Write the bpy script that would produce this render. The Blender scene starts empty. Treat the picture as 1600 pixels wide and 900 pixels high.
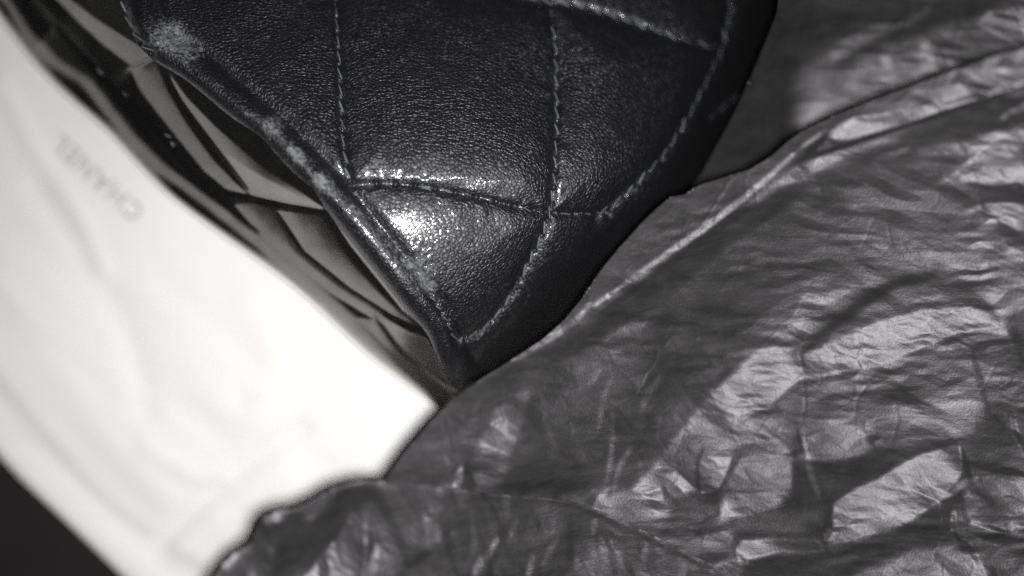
import bpy, math, random
import numpy as np

random.seed(7)
rng = np.random.default_rng(11)
CM = 0.01                       # everything below is laid out in centimetres

# ------------------------------------------------------------------ camera, light, exposure
scene = bpy.context.scene
CAMZ = 14.0
FIELD = 17.0                    # width of the view at z = 0
cam_data = bpy.data.cameras.new("camera")
cam = bpy.data.objects.new("camera", cam_data)
scene.collection.objects.link(cam)
cam.location = (0, 0, CAMZ * CM)
cam_data.sensor_width = 36
cam_data.lens = 36 * CAMZ / FIELD
cam_data.clip_start = 0.005
cam_data.clip_end = 20
cam_data.dof.use_dof = True
cam_data.dof.focus_distance = (CAMZ + 0.3) * CM
cam_data.dof.aperture_fstop = 3.9
scene.camera = cam

world = bpy.data.worlds.new("World")
scene.world = world
world.use_nodes = True
bg = world.node_tree.nodes["Background"]
bg.inputs[0].default_value = (0.95, 0.97, 1.0, 1)
bg.inputs[1].default_value = 0.004

LIGHT = np.array([0.35, -0.25, 14.3])
fl = bpy.data.lights.new("phone_flash", 'POINT')
fl.shadow_soft_size = 0.36 * CM
fl.energy = 2.15
fl.color = (1.0, 0.985, 0.97)
flash = bpy.data.objects.new("phone_flash", fl)
flash.location = tuple(LIGHT * CM)
scene.collection.objects.link(flash)

scene.view_settings.view_transform = 'Standard'
scene.view_settings.look = 'None'
scene.view_settings.exposure = 0
scene.view_settings.gamma = 1
scene.render.engine = 'CYCLES'
scene.cycles.max_bounces = 6
scene.cycles.use_denoising = False

# ------------------------------------------------------------------ helpers
PX = FIELD / 1600.0

def P(px, py, z):
    """point at height z that the photograph shows at pixel (px, py)"""
    px = np.asarray(px, float); py = np.asarray(py, float); z = np.asarray(z, float)
    k = PX * (CAMZ - z) / CAMZ
    return np.stack([(px - 800) * k, (450 - py) * k, z + 0 * px], -1)

def build(name, verts, faces, mat, parent=None, smooth=True, attrs=None):
    me = bpy.data.meshes.new(name)
    v = np.asarray(verts, float) * CM
    f = np.asarray(faces, dtype=np.int32)
    n = f.shape[1]
    me.vertices.add(len(v)); me.vertices.foreach_set("co", v.astype(np.float32).ravel())
    me.loops.add(f.size); me.loops.foreach_set("vertex_index", f.ravel())
    me.polygons.add(len(f))
    me.polygons.foreach_set("loop_start", np.arange(0, f.size, n, dtype=np.int32))
    me.polygons.foreach_set("loop_total", np.full(len(f), n, dtype=np.int32))
    me.polygons.foreach_set("use_smooth", np.full(len(f), smooth))
    me.update(calc_edges=True); me.validate()
    for k, a in (attrs or {}).items():
        at = me.attributes.new(k, 'FLOAT', 'POINT')
        at.data.foreach_set("value", np.asarray(a, np.float32).ravel())
    me.materials.append(mat)
    o = bpy.data.objects.new(name, me)
    scene.collection.objects.link(o)
    if parent is not None:
        o.parent = parent
    return o

def grid_faces(nr, nc, flip=False):
    i = np.arange(nr - 1)[:, None] * nc + np.arange(nc - 1)[None, :]
    f = np.stack([i, i + nc, i + nc + 1, i + 1], -1).reshape(-1, 4)
    return f[:, ::-1] if flip else f

def curve(pts, n):
    """smooth resampling of a polyline by arc length (Catmull-Rom)"""
    p = np.asarray(pts, float)
    if len(p) > 2:
        q = np.vstack([2 * p[0] - p[1], p, 2 * p[-1] - p[-2]])
        out = []
        for i in range(1, len(q) - 2):
            t = np.linspace(0, 1, 16, endpoint=False)[:, None]
            a, b, c, d = q[i - 1], q[i], q[i + 1], q[i + 2]
            out.append(0.5 * ((2 * b) + (-a + c) * t + (2 * a - 5 * b + 4 * c - d) * t ** 2 + (-a + 3 * b - 3 * c + d) * t ** 3))
        p = np.vstack(out + [p[-1:]])
    s = np.r_[0, np.cumsum(np.hypot(*np.diff(p, axis=0).T))]
    if n is None:
        return p, s
    u = np.linspace(0, s[-1], n)
    return np.stack([np.interp(u, s, p[:, 0]), np.interp(u, s, p[:, 1])], -1)

def seg_dist(x, y, poly):
    """distance to a polyline, the sign of the side (+ = right of travel on the page) and position along it"""
    best = np.full(np.shape(x), 1e9); side = np.zeros(np.shape(x)); along = np.zeros(np.shape(x))
    L = 0
    for (ax, ay), (bx, by) in zip(poly[:-1], poly[1:]):
        dx, dy = bx - ax, by - ay
        l2 = dx * dx + dy * dy + 1e-9
        t = np.clip(((x - ax) * dx + (y - ay) * dy) / l2, 0, 1)
        d = np.hypot(x - ax - t * dx, y - ay - t * dy)
        m = d < best
        best = np.where(m, d, best)
        side = np.where(m, np.sign(dx * (y - ay) - dy * (x - ax)), side)
        along = np.where(m, L + t * math.sqrt(l2), along)
        L += math.sqrt(l2)
    return best, side, along / L

def inside(x, y, poly):
    c = np.zeros(np.shape(x), bool)
    n = len(poly)
    for i in range(n):
        ax, ay = poly[i]; bx, by = poly[(i + 1) % n]
        if ay == by: continue
        m = ((ay > y) != (by > y)) & (x < (bx - ax) * (y - ay) / (by - ay) + ax)
        c ^= m
    return c

def blur(a, sig):
    if sig <= 0: return a
    r = int(3 * sig + 1)
    k = np.exp(-0.5 * (np.arange(-r, r + 1) / sig) ** 2); k /= k.sum()
    b = np.pad(a, ((r, r), (0, 0)), mode='edge')
    a = sum(k[i] * b[i:i + a.shape[0]] for i in range(2 * r + 1))
    b = np.pad(a, ((0, 0), (r, r)), mode='edge')
    return sum(k[i] * b[:, i:i + a.shape[1]] for i in range(2 * r + 1))

def vnoise(x, y, scale, seed=0):
    """smooth value noise, -1..1"""
    g = np.random.default_rng(seed).uniform(-1, 1, (256, 256))
    u, v = x / scale, y / scale
    i, j = np.floor(u).astype(int), np.floor(v).astype(int)
    a, b = u - i, v - j
    a = a * a * a * (a * (a * 6 - 15) + 10); b = b * b * b * (b * (b * 6 - 15) + 10)
    G = lambda p, q: g[p % 256, q % 256]
    return (G(i, j) * (1 - a) + G(i + 1, j) * a) * (1 - b) + (G(i, j + 1) * (1 - a) + G(i + 1, j + 1) * a) * b

def worley(x, y, scale, seed=0):
    """F1 distance field in units of scale: conical facets with sharp creases"""
    r = np.random.default_rng(seed)
    jx, jy = r.uniform(0, 1, (128, 128)), r.uniform(0, 1, (128, 128))
    u, v = x / scale, y / scale
    i, j = np.floor(u).astype(int), np.floor(v).astype(int)
    f = np.full(np.shape(x), 9.0); f2 = f.copy()
    for di in (-1, 0, 1):
        for dj in (-1, 0, 1):
            a, b = i + di, j + dj
            d = np.hypot(a + jx[a % 128, b % 128] - u, b + jy[a % 128, b % 128] - v)
            f2 = np.minimum(f2, np.maximum(f, d)); f = np.minimum(f, d)
    return f, f2

def trinoise(x, y, scale, seed=0):
    """flat triangular facets meeting in sharp creases, -1..1"""
    g = np.random.default_rng(seed).uniform(-1, 1, (256, 256))
    u = x / scale + 0.5 * y / scale; v = 1.1547 * y / scale
    i, j = np.floor(u).astype(int), np.floor(v).astype(int)
    a, b = u - i, v - j
    G = lambda p, q: g[p % 256, q % 256]
    lo = G(i, j) + a * (G(i + 1, j) - G(i, j)) + b * (G(i, j + 1) - G(i, j))
    hi = G(i + 1, j + 1) + (1 - a) * (G(i, j + 1) - G(i + 1, j + 1)) + (1 - b) * (G(i + 1, j) - G(i + 1, j + 1))
    return np.where(a + b < 1, lo, hi)

# ------------------------------------------------------------------ materials
def new_mat(name):
    m = bpy.data.materials.new(name); m.use_nodes = True
    nt = m.node_tree; b = nt.nodes["Principled BSDF"]
    return m, nt, b

def N(nt, kind, **kw):
    n = nt.nodes.new(kind)
    for k, v in kw.items():
        setattr(n, k, v)
    return n

def coords(nt, scale, rot=0.0):
    tc = N(nt, 'ShaderNodeTexCoord'); mp = N(nt, 'ShaderNodeMapping')
    mp.inputs['Scale'].default_value = scale
    mp.inputs['Rotation'].default_value = (0, 0, rot)
    nt.links.new(tc.outputs['Object'], mp.inputs['Vector'])
    return mp.outputs['Vector']

def maths(nt, op, a, b=None, clamp=False):
    n = N(nt, 'ShaderNodeMath', operation=op, use_clamp=clamp)
    for i, s in enumerate((a, b)):
        if s is None: continue
        if isinstance(s, (int, float)): n.inputs[i].default_value = s
        else: nt.links.new(s, n.inputs[i])
    return n.outputs[0]

def leather(name, grain=1.0, rough=0.42, base=(0.0014, 0.0015, 0.0021), coat=0.35, worn=True, level=0.5, coat_rough=0.13, tint=(0.92, 0.94, 1.0, 1)):
    m, nt, b = new_mat(name)
    L = nt.links.new
    # pebbled grain: cells with narrow valleys, warped a little
    v = coords(nt, (100, 100, 100))
    nz = N(nt, 'ShaderNodeTexNoise'); nz.inputs['Scale'].default_value = 3.0; nz.inputs['Detail'].default_value = 3
    L(v, nz.inputs['Vector'])
    add = N(nt, 'ShaderNodeVectorMath', operation='MULTIPLY_ADD')
    L(nz.outputs['Color'], add.inputs[0]); add.inputs[1].default_value = (0.14, 0.14, 0.14); L(v, add.inputs[2])
    vo = N(nt, 'ShaderNodeTexVoronoi', feature='DISTANCE_TO_EDGE'); vo.inputs['Scale'].default_value = 16.0
    vo.inputs['Randomness'].default_value = 0.95
    L(add.outputs[0], vo.inputs['Vector'])
    vf = N(nt, 'ShaderNodeTexVoronoi', feature='F1'); vf.inputs['Scale'].default_value = 16.0
    vf.inputs['Randomness'].default_value = 0.95
    L(add.outputs[0], vf.inputs['Vector'])
    valley = N(nt, 'ShaderNodeMapRange', interpolation_type='SMOOTHSTEP')
    valley.inputs['From Min'].default_value = 0.0; valley.inputs['From Max'].default_value = 0.22
    L(vo.outputs['Distance'], valley.inputs['Value'])
    dome = maths(nt, 'MULTIPLY', vf.outputs['Distance'], -0.7)
    h1 = maths(nt, 'ADD', valley.outputs[0], dome)
    fine = N(nt, 'ShaderNodeTexNoise'); fine.inputs['Scale'].default_value = 42; fine.inputs['Detail'].default_value = 4
    fine.inputs['Roughness'].default_value = 0.65
    L(v, fine.inputs['Vector'])
    h2 = maths(nt, 'ADD', h1, maths(nt, 'MULTIPLY', fine.outputs[0], 0.22))
    # the grain is deeper in some places than in others
    lo = N(nt, 'ShaderNodeTexNoise'); lo.inputs['Scale'].default_value = 0.9; lo.inputs['Detail'].default_value = 2
    L(v, lo.inputs['Vector'])
    amp = N(nt, 'ShaderNodeMapRange'); amp.inputs['From Min'].default_value = 0.3; amp.inputs['From Max'].default_value = 0.7
    amp.inputs['To Min'].default_value = 0.65; amp.inputs['To Max'].default_value = 1.15
    L(lo.outputs[0], amp.inputs['Value'])
    bump = N(nt, 'ShaderNodeBump'); bump.inputs['Distance'].default_value = 0.0064 * CM * grain
    bump.inputs['Strength'].default_value = 1.0
    L(maths(nt, 'MULTIPLY', h2, amp.outputs[0]), bump.inputs['Height'])
    L(bump.outputs[0], b.inputs['Normal'])
    b.inputs['Specular IOR Level'].default_value = level
    b.inputs['Coat Weight'].default_value = coat
    b.inputs['Specular Tint'].default_value = tint
    b.inputs['Coat Roughness'].default_value = coat_rough
    cb = N(nt, 'ShaderNodeBump'); cb.inputs['Distance'].default_value = 0.0013 * CM * grain
    L(h2, cb.inputs['Height']); L(cb.outputs[0], b.inputs['Coat Normal'])
    rr = maths(nt, 'ADD', maths(nt, 'MULTIPLY', fine.outputs[0], 0.22), rough - 0.11)
    if worn:
        at = N(nt, 'ShaderNodeAttribute', attribute_name='wear')
        sc = N(nt, 'ShaderNodeTexNoise'); sc.inputs['Scale'].default_value = 15; sc.inputs['Detail'].default_value = 7
        sc.inputs['Roughness'].default_value = 0.75
        L(v, sc.inputs['Vector'])
        w = maths(nt, 'ADD', at.outputs['Fac'], maths(nt, 'MULTIPLY', maths(nt, 'SUBTRACT', sc.outputs[0], 0.5), 3.4))
        w = maths(nt, 'MULTIPLY', maths(nt, 'SUBTRACT', w, 0.50), 1.4, True)
        w = maths(nt, 'MULTIPLY', w, maths(nt, 'MULTIPLY', at.outputs['Fac'], 1.6, True))
        mx = N(nt, 'ShaderNodeMix', data_type='RGBA')
        mx.inputs['A'].default_value = (*base, 1); mx.inputs['B'].default_value = (0.15, 0.155, 0.16, 1)
        L(w, mx.inputs['Factor']); L(mx.outputs['Result'], b.inputs['Base Color'])
        rr = maths(nt, 'ADD', rr, maths(nt, 'MULTIPLY', w, 0.25), True)
        L(maths(nt, 'MULTIPLY', maths(nt, 'SUBTRACT', 1.0, w, True), coat), b.inputs['Coat Weight'])
        b2 = N(nt, 'ShaderNodeBump'); b2.inputs['Distance'].default_value = 0.03 * CM
        L(maths(nt, 'MULTIPLY', sc.outputs[0], at.outputs['Fac']), b2.inputs['Height'])
        L(bump.outputs[0], b2.inputs['Normal']); L(b2.outputs[0], b.inputs['Normal'])
    else:
        b.inputs['Base Color'].default_value = (*base, 1)
    L(rr, b.inputs['Roughness'])
    return m

M_panel = leather('black_grained_leather', level=0.74, coat=0.42, rough=0.49, coat_rough=0.13)
M_gusset = leather('smooth_black_leather', grain=0.12, rough=0.34, worn=False, coat=1.0, level=1.3, base=(0.003, 0.0028, 0.0028), tint=(1, .98, .96, 1))
M_side = leather('black_side_leather', grain=0.8, rough=0.5, worn=False, coat=0.1)

def thread_mat():
    m, nt, b = new_mat('black_thread_painted_glint')
    v = coords(nt, (100, 100, 100))
    w = N(nt, 'ShaderNodeTexNoise'); w.inputs['Scale'].default_value = 30
    nt.links.new(v, w.inputs['Vector'])
    oi = N(nt, 'ShaderNodeObjectInfo')
    r = N(nt, 'ShaderNodeMapRange'); r.inputs['To Min'].default_value = 0.25; r.inputs['To Max'].default_value = 1.0
    nt.links.new(oi.outputs['Random'], r.inputs['Value'])
    cr = N(nt, 'ShaderNodeMix', data_type='RGBA')
    cr.inputs['A'].default_value = (0.02, 0.022, 0.027, 1); cr.inputs['B'].default_value = (0.24, 0.26, 0.29, 1)  # the pale blue-grey paints flash glints into the black thread's colour
    nt.links.new(maths(nt, 'MULTIPLY', w.outputs[0], r.outputs[0]), cr.inputs['Factor'])
    nt.links.new(cr.outputs['Result'], b.inputs['Base Color'])
    b.inputs['Roughness'].default_value = 0.42
    b.inputs['Specular IOR Level'].default_value = 0.8
    bp = N(nt, 'ShaderNodeBump'); bp.inputs['Distance'].default_value = 0.01 * CM
    nt.links.new(w.outputs[0], bp.inputs['Height']); nt.links.new(bp.outputs[0], b.inputs['Normal'])
    return m
M_thread = thread_mat()

T_ALB, T_ROUGH, T_LEVEL = 0.012, 0.54, 0.63
def tissue_mat(name, tint=(1.0, 0.975, 1.03), ang=0.35):
    m, nt, b = new_mat(name)
    L = nt.links.new
    v = coords(nt, (45, 260, 150), ang)           # fibres: drawn out along the sheet
    fb = N(nt, 'ShaderNodeTexNoise'); fb.inputs['Scale'].default_value = 0.9; fb.inputs['Detail'].default_value = 6
    fb.inputs['Roughness'].default_value = 0.7; fb.inputs['Distortion'].default_value = 0.6
    L(v, fb.inputs['Vector'])
    v2 = coords(nt, (100, 100, 100))
    cl = N(nt, 'ShaderNodeTexNoise'); cl.inputs['Scale'].default_value = 2.2; cl.inputs['Detail'].default_value = 5
    cl.inputs['Roughness'].default_value = 0.6
    L(v2, cl.inputs['Vector'])
    gr = N(nt, 'ShaderNodeTexNoise'); gr.inputs['Scale'].default_value = 26; gr.inputs['Detail'].default_value = 4
    L(v2, gr.inputs['Vector'])
    f = maths(nt, 'ADD', maths(nt, 'MULTIPLY', fb.outputs[0], 0.5), maths(nt, 'MULTIPLY', gr.outputs[0], 0.25))
    f = maths(nt, 'ADD', f, maths(nt, 'MULTIPLY', cl.outputs[0], 0.35))
    mr = N(nt, 'ShaderNodeMapRange'); mr.inputs['From Min'].default_value = 0.38; mr.inputs['From Max'].default_value = 0.74
    L(f, mr.inputs['Value'])
    mx = N(nt, 'ShaderNodeMix', data_type='RGBA')
    a = T_ALB
    mx.inputs['A'].default_value = (a * .70 * tint[0], a * .70 * tint[1], a * .70 * tint[2], 1)
    mx.inputs['B'].default_value = (a * 1.3 * tint[0], a * 1.3 * tint[1], a * 1.3 * tint[2], 1)
    L(mr.outputs[0], mx.inputs['Factor']); L(mx.outputs['Result'], b.inputs['Base Color'])
    L(maths(nt, 'ADD', maths(nt, 'MULTIPLY', fb.outputs[0], 0.20), T_ROUGH - 0.10), b.inputs['Roughness'])
    sp = N(nt, 'ShaderNodeMapRange'); sp.inputs['From Min'].default_value = 0.36; sp.inputs['From Max'].default_value = 0.76
    sp.inputs['To Min'].default_value = T_LEVEL * 0.45; sp.inputs['To Max'].default_value = T_LEVEL * 1.6
    L(f, sp.inputs['Value']); L(sp.outputs[0], b.inputs['Specular IOR Level'])
    b.inputs['IOR'].default_value = 1.7
    b.inputs['Specular Tint'].default_value = (0.975, 0.95, 1.0, 1)
    h = maths(nt, 'ADD', maths(nt, 'MULTIPLY', fb.outputs[0], 0.8), maths(nt, 'MULTIPLY', gr.outputs[0], 0.25))
    bp = N(nt, 'ShaderNodeBump'); bp.inputs['Distance'].default_value = 0.021 * CM; bp.inputs['Strength'].default_value = 1.0
    L(h, bp.inputs['Height'])
    L(bp.outputs[0], b.inputs['Normal'])
    return m
M_tissue = tissue_mat('black_tissue_paper')
M_tissue_b = tissue_mat('black_tissue_paper_upright_fibres', ang=1.3)

def cloth_mat():
    m, nt, b = new_mat('white_dust_cloth')
    L = nt.links.new
    v = coords(nt, (100, 100, 100))
    n = N(nt, 'ShaderNodeTexNoise'); n.inputs['Scale'].default_value = 0.35; n.inputs['Detail'].default_value = 4
    L(v, n.inputs['Vector'])
    mx = N(nt, 'ShaderNodeMix', data_type='RGBA')
    mx.inputs['A'].default_value = (0.765, 0.755, 0.742, 1); mx.inputs['B'].default_value = (0.80, 0.792, 0.782, 1)
    L(n.outputs[0], mx.inputs['Factor']); L(mx.outputs['Result'], b.inputs['Base Color'])
    b.inputs['Roughness'].default_value = 0.8
    b.inputs['Specular IOR Level'].default_value = 0.25
    w = N(nt, 'ShaderNodeTexNoise'); w.inputs['Scale'].default_value = 24; w.inputs['Detail'].default_value = 2
    L(v, w.inputs['Vector'])
    bp = N(nt, 'ShaderNodeBump'); bp.inputs['Distance'].default_value = 0.01 * CM
    L(w.outputs[0], bp.inputs['Height']); L(bp.outputs[0], b.inputs['Normal'])
    return m
M_cloth = cloth_mat()

def flat_mat(name, col, rough=0.6, noise=0.3, scale=1.5):
    m, nt, b = new_mat(name)
    v = coords(nt, (100, 100, 100))
    n = N(nt, 'ShaderNodeTexNoise'); n.inputs['Scale'].default_value = scale; n.inputs['Detail'].default_value = 4
    nt.links.new(v, n.inputs['Vector'])
    mx = N(nt, 'ShaderNodeMix', data_type='RGBA')
    mx.inputs['A'].default_value = (*[c * (1 - noise) for c in col], 1)
    mx.inputs['B'].default_value = (*[c * (1 + noise) for c in col], 1)
    nt.links.new(n.outputs[0], mx.inputs['Factor']); nt.links.new(mx.outputs['Result'], b.inputs['Base Color'])
    b.inputs['Roughness'].default_value = rough
    return m
M_table = flat_mat('dark_table', (0.007, 0.0055, 0.0055), 0.7, 0.5, 0.8)
M_ink = flat_mat('grey_print', (0.50, 0.50, 0.51), 0.7, 0.1)
M_board = flat_mat('cream_board', (0.80, 0.775, 0.73), 0.6, 0.03)

# ------------------------------------------------------------------ crumpled tissue paper
# Each sheet is a relief: facets leaning more or less towards the flash.  A table of facets (how squarely each one
# faces the light, read off the photograph as a tone) is turned into slopes, and the slopes integrated to a height.
ALPHA = T_ROUGH ** 2
F0 = 0.067 * 2 * T_LEVEL
KK = fl.energy / 4 * 0.73
def tone_to_tilt(tone, E):
    th = np.radians(np.linspace(0, 75, 151))
    Dg = 1 / (math.pi * ALPHA ** 2 * np.cos(th) ** 4 * (1 + np.tan(th) ** 2 / ALPHA ** 2) ** 2)
    R = (T_ALB / math.pi * 1.0 + F0 * Dg / 4 / np.cos(th)) * np.cos(th)
    lin = (np.clip(tone, 3, 400) / 255) ** 2.2
    want = lin / E
    return np.interp(-want, -R, th)

TONES = []
def relief(x0, x1, y0, y1, step, shapes, base, qdir, wp=0.12, zmean=0.0, crumple=(), creases=((90, 0.010, 301), (46, 0.005, 302)), maxtilt=58, pull=0.004, keep=1.0):
    xs = np.arange(x0, x1 + 1, step); ys = np.arange(y0, y1 + 1, step)
    gx, gy = np.meshgrid(xs, ys)
    T = np.full(gx.shape, float(base))
    for sh in shapes:
        kind, tone, soft, pts = sh[:4]
        if kind == 'p':
            m = inside(gx, gy, pts).astype(float)
        else:
            w = sh[4]
            c = curve(pts, 16)
            d, _, t = seg_dist(gx, gy, c)
            m = np.clip(1 - (d - w / 2 * (0.35 + 0.65 * np.sin(np.pi * np.clip(t, 0.08, .92)))) / max(step, 1.5), 0, 1)
        if kind != 'p': m = m * 0.62
        m = blur(m, soft * (0.82 if kind == 'p' else 1.0) / step)
        T = T * (1 - m) + tone * m
    T0 = T; T = T + 0.85 * np.clip(T - 92, 0, None) - 0.35 * np.clip(72 - T, 0, None)
    X = (gx - 800) * PX; Y = (450 - gy) * PX
    # light and view directions at the mean height
    Vv = np.stack([-X, -Y, 0 * X + CAMZ - zmean], -1); Lv = np.stack([LIGHT[0] - X, LIGHT[1] - Y, 0 * X + LIGHT[2] - zmean], -1)
    rl = np.linalg.norm(Lv, axis=-1)
    H = Vv / np.linalg.norm(Vv, axis=-1)[..., None] + Lv / rl[..., None]
    E = KK / (4 * (rl * CM) ** 2) * (Lv[..., 2] / rl)/math.pi*4
    th = np.minimum(tone_to_tilt(T, E), math.radians(maxtilt))
    q = np.array(qdir, float); q /= np.hypot(*q); p = np.array([-q[1], q[0]])
    hq = -(H[..., 0] * q[0] + H[..., 1] * q[1]) / H[..., 2]
    hp = -(H[..., 0] * p[0] + H[..., 1] * p[1]) / H[..., 2]
    Gq = np.tan(np.arctan(hq) - th); Gp = hp * 0.6
    mq, mp = Gq.mean(), Gp.mean()
    pad = 90
    tap = lambda A: np.pad(A, pad, mode='linear_ramp', end_values=0)
    Aq, Ap = tap(Gq - mq), tap(Gp - mp)
    ny, nx = Aq.shape
    h = step * PX
    kx = 2j * np.pi * np.fft.fftfreq(nx, h)[None, :]; ky = -2j * np.pi * np.fft.fftfreq(ny, h)[:, None]
    Dq = kx * q[0] + ky * q[1]; Dp = kx * p[0] + ky * p[1]
    num = np.conj(Dq) * np.fft.fft2(Aq) + wp * np.conj(Dp) * np.fft.fft2(Ap)
    den = np.abs(Dq) ** 2 + wp * np.abs(Dp) ** 2 + pull
    Z = np.real(np.fft.ifft2(num / den))[pad:-pad, pad:-pad]
    TONES.append((gx, gy, T0))
    Z = Z + keep * mq * (X * q[0] + Y * q[1]) + mp * (X * p[0] + Y * p[1])
    Z = Z - Z.mean() + zmean
    for (sc, amp, sd) in creases:
        f1, f2 = worley(gx + 5 * vnoise(gx, gy, 30, sd + 1), gy + 5 * vnoise(gx, gy, 30, sd + 2), sc, sd)
        msk = np.clip(0.1 + 1.6 * vnoise(gx, gy, sc * 1.6, sd + 3), 0, 1)
        Z = Z + amp * msk * np.exp(-((f2 - f1) * sc / 3.6) ** 1.2) * np.sign(vnoise(gx, gy, sc * 2.2, sd + 4))
    for (sc, amp, sd, ang, st) in crumple:
        ca, sa = math.cos(ang), math.sin(ang)
        a = gx * ca + gy * sa; b = (-gx * sa + gy * ca) * st
        wx = 0.22 * sc * vnoise(gx, gy, sc * 1.3, sd + 7); wy = 0.22 * sc * vnoise(gx, gy, sc * 1.3, sd + 8)
        tn = trinoise(a + wx, b + wy, sc, sd)
        msk = np.clip(0.55 + 0.8 * vnoise(gx, gy, sc * 3.5, sd + 9), 0.05, 1.2)
        Z = Z + amp * msk * tn
    return xs, ys, gx, gy, Z

def sample(xs, ys, Z, x, y):
    i = np.clip((x - xs[0]) / (xs[1] - xs[0]), 0, len(xs) - 1.001); j = np.clip((y - ys[0]) / (ys[1] - ys[0]), 0, len(ys) - 1.001)
    a, b = np.floor(i).astype(int), np.floor(j).astype(int); u, v = i - a, j - b
    return (Z[b, a] * (1 - u) + Z[b, a + 1] * u) * (1 - v) + (Z[b + 1, a] * (1 - u) + Z[b + 1, a + 1] * u) * v

def sheet(name, rel, outline, mat, parent, skirt=None, lip=0.0, lipw=5.0, z_extra=None):
    """the relief cut to its outline; the rim vertices are moved onto the outline itself"""
    xs, ys, gx, gy, Z = rel
    poly = np.asarray(outline, float)
    ins = inside(gx, gy, poly)
    fc = grid_faces(*gx.shape)
    keep = ins.ravel()[fc].any(1)
    fc = fc[keep]
    vx, vy = gx.ravel().astype(float).copy(), gy.ravel().astype(float).copy()
    used = np.unique(fc); out = used[~ins.ravel()[used]]
    # project the outer vertices onto the closest outline segment
    closed = np.vstack([poly, poly[:1]])
    bx, by, bd = vx[out].copy(), vy[out].copy(), np.full(len(out), 1e9)
    for (a0, a1), (b0, b1) in zip(closed[:-1], closed[1:]):
        dx, dy = b0 - a0, b1 - a1
        t = np.clip(((vx[out] - a0) * dx + (vy[out] - a1) * dy) / (dx * dx + dy * dy + 1e-9), 0, 1)
        qx, qy = a0 + t * dx, a1 + t * dy
        d = np.hypot(vx[out] - qx, vy[out] - qy)
        m = d < bd
        bx[m], by[m], bd[m] = qx[m], qy[m], d[m]
    vx[out], vy[out] = bx, by
    vz = sample(xs, ys, Z, vx, vy)
    if z_extra is not None: vz = vz + z_extra(vx, vy)
    if lip:
        d, _, _ = seg_dist(vx, vy, closed)
        vz = vz - lip * np.exp(-d / lipw)
    idx = -np.ones(vx.size, int); idx[used] = np.arange(len(used))
    V = P(vx[used], vy[used], vz[used])
    F = idx[fc]
    if skirt:
        # the paper goes on down behind its rim
        e = np.concatenate([F[:, [0, 1]], F[:, [1, 2]], F[:, [2, 3]], F[:, [3, 0]]])
        es = np.sort(e, 1); _, inv, cnt = np.unique(es, axis=0, return_inverse=True, return_counts=True)
        be = e[cnt[inv.ravel()] == 1]
        bv = np.unique(be); m0 = -np.ones(len(V), int); m0[bv] = np.arange(len(bv)) + len(V); mp_ = m0 + len(bv)
        W = V[bv].copy(); c = V.mean(0)
        dirc = c[:2] - W[:, :2]; dirc /= np.linalg.norm(dirc, axis=1)[:, None] + 1e-9
        W[:, :2] += dirc * skirt[1]; W[:, 2] = np.maximum(W[:, 2] - skirt[0], -6.5)
        F2 = np.stack([m0[be[:, 1]], m0[be[:, 0]], mp_[be[:, 0]], mp_[be[:, 1]]], 1)
        V = np.vstack([V, V[bv], W]); F = np.vstack([F, F2])
    return build(name, V, F, mat, parent)

# ------------------------------------------------------------------ the setting
CLOTH_Z = -5.0
s = 60
table = build('table', [(-s, -s, -6.6), (s, -s, -6.6), (s, s, -6.6), (-s, s, -6.6)], [(0, 1, 2, 3)], M_table)
table['kind'] = 'structure'

# ------------------------------------------------------------------ white dust cloth with the print
def cloth_z(px, py):
    z = CLOTH_Z + 0 * px
    # broad undulation and soft folds running down to the right
    a = (px * 0.77 + py * 0.64); c = (px * -0.64 + py * 0.77)
    z = z + 0.07 * vnoise(c, a * 0.25, 80, 3) + 0.018 * vnoise(c, a * 0.35, 34, 4)
    for pts, h, w in ((((0, 130), (60, 240), (120, 330), (160, 420)), .10, 14),
                      (((60, 300), (130, 400), (200, 520), (230, 640)), -.08, 18),
                      (((260, 840), (330, 770), (400, 715), (470, 670)), -.16, 14),
                      (((280, 865), (360, 800), (440, 735)), .14, 22),
                      (((380, 620), (460, 585), (560, 570), (620, 590)), -.10, 16),
                      (((390, 480), (430, 560), (400, 640)), .10, 24),
                      (((230, 700), (300, 740), (350, 745)), .08, 14),
                      (((0, 440), (80, 560), (170, 680), (260, 780)), .06, 22)):
        d, sd, t = seg_dist(px, py, curve(pts, 14))
        z = z + 0.62 * h * np.exp(-(d / (w * 1.2)) ** 2)
    z = z - 0.0030 * 60 * np.log1p(np.exp(np.clip(((200 - px) * 0.7 + (330 - py) * 0.7) / 60, -20, 6)))
    # the flat hem along the lower left lies lower than the loose cloth
    d, sd, t = seg_dist(px, py, HEM)
    sgn = d * sd                            # + = below / left
    z = z - 0.10 / (1 + np.exp(-sgn / 5.0))
    return z
HEM = curve([(-740, -350), (-260, 240), (-120, 430), (0, 600), (80, 690), (150, 770), (240, 840), (330, 895), (460, 960), (640, 1050)], 40)
OUT = curve([(-900, -300), (-420, 240), (-200, 480), (0, 715), (95, 808), (190, 900), (330, 1040), (430, 1150)], 60)
INN = curve([(150, -900), (700, -260), (860, 60), (980, 300), (1060, 480), (1150, 700), (1250, 950), (1330, 1150)], 60)
nc = 200
u = np.linspace(0, 1, nc)[None, :]
iu = np.linspace(0, 59, 260)
OUTs = np.stack([np.interp(iu, np.arange(60), OUT[:, k]) for k in (0, 1)], -1)
INNs = np.stack([np.interp(iu, np.arange(60), INN[:, k]) for k in (0, 1)], -1)
gx = OUTs[:, 0][:, None] * (1 - u) + INNs[:, 0][:, None] * u
gy = OUTs[:, 1][:, None] * (1 - u) + INNs[:, 1][:, None] * u
gz = cloth_z(gx, gy)
rim = np.hypot(gx - OUTs[:, 0][:, None], gy - OUTs[:, 1][:, None])
gz = gz - 0.12 * np.exp(-rim / 6.0)
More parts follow.
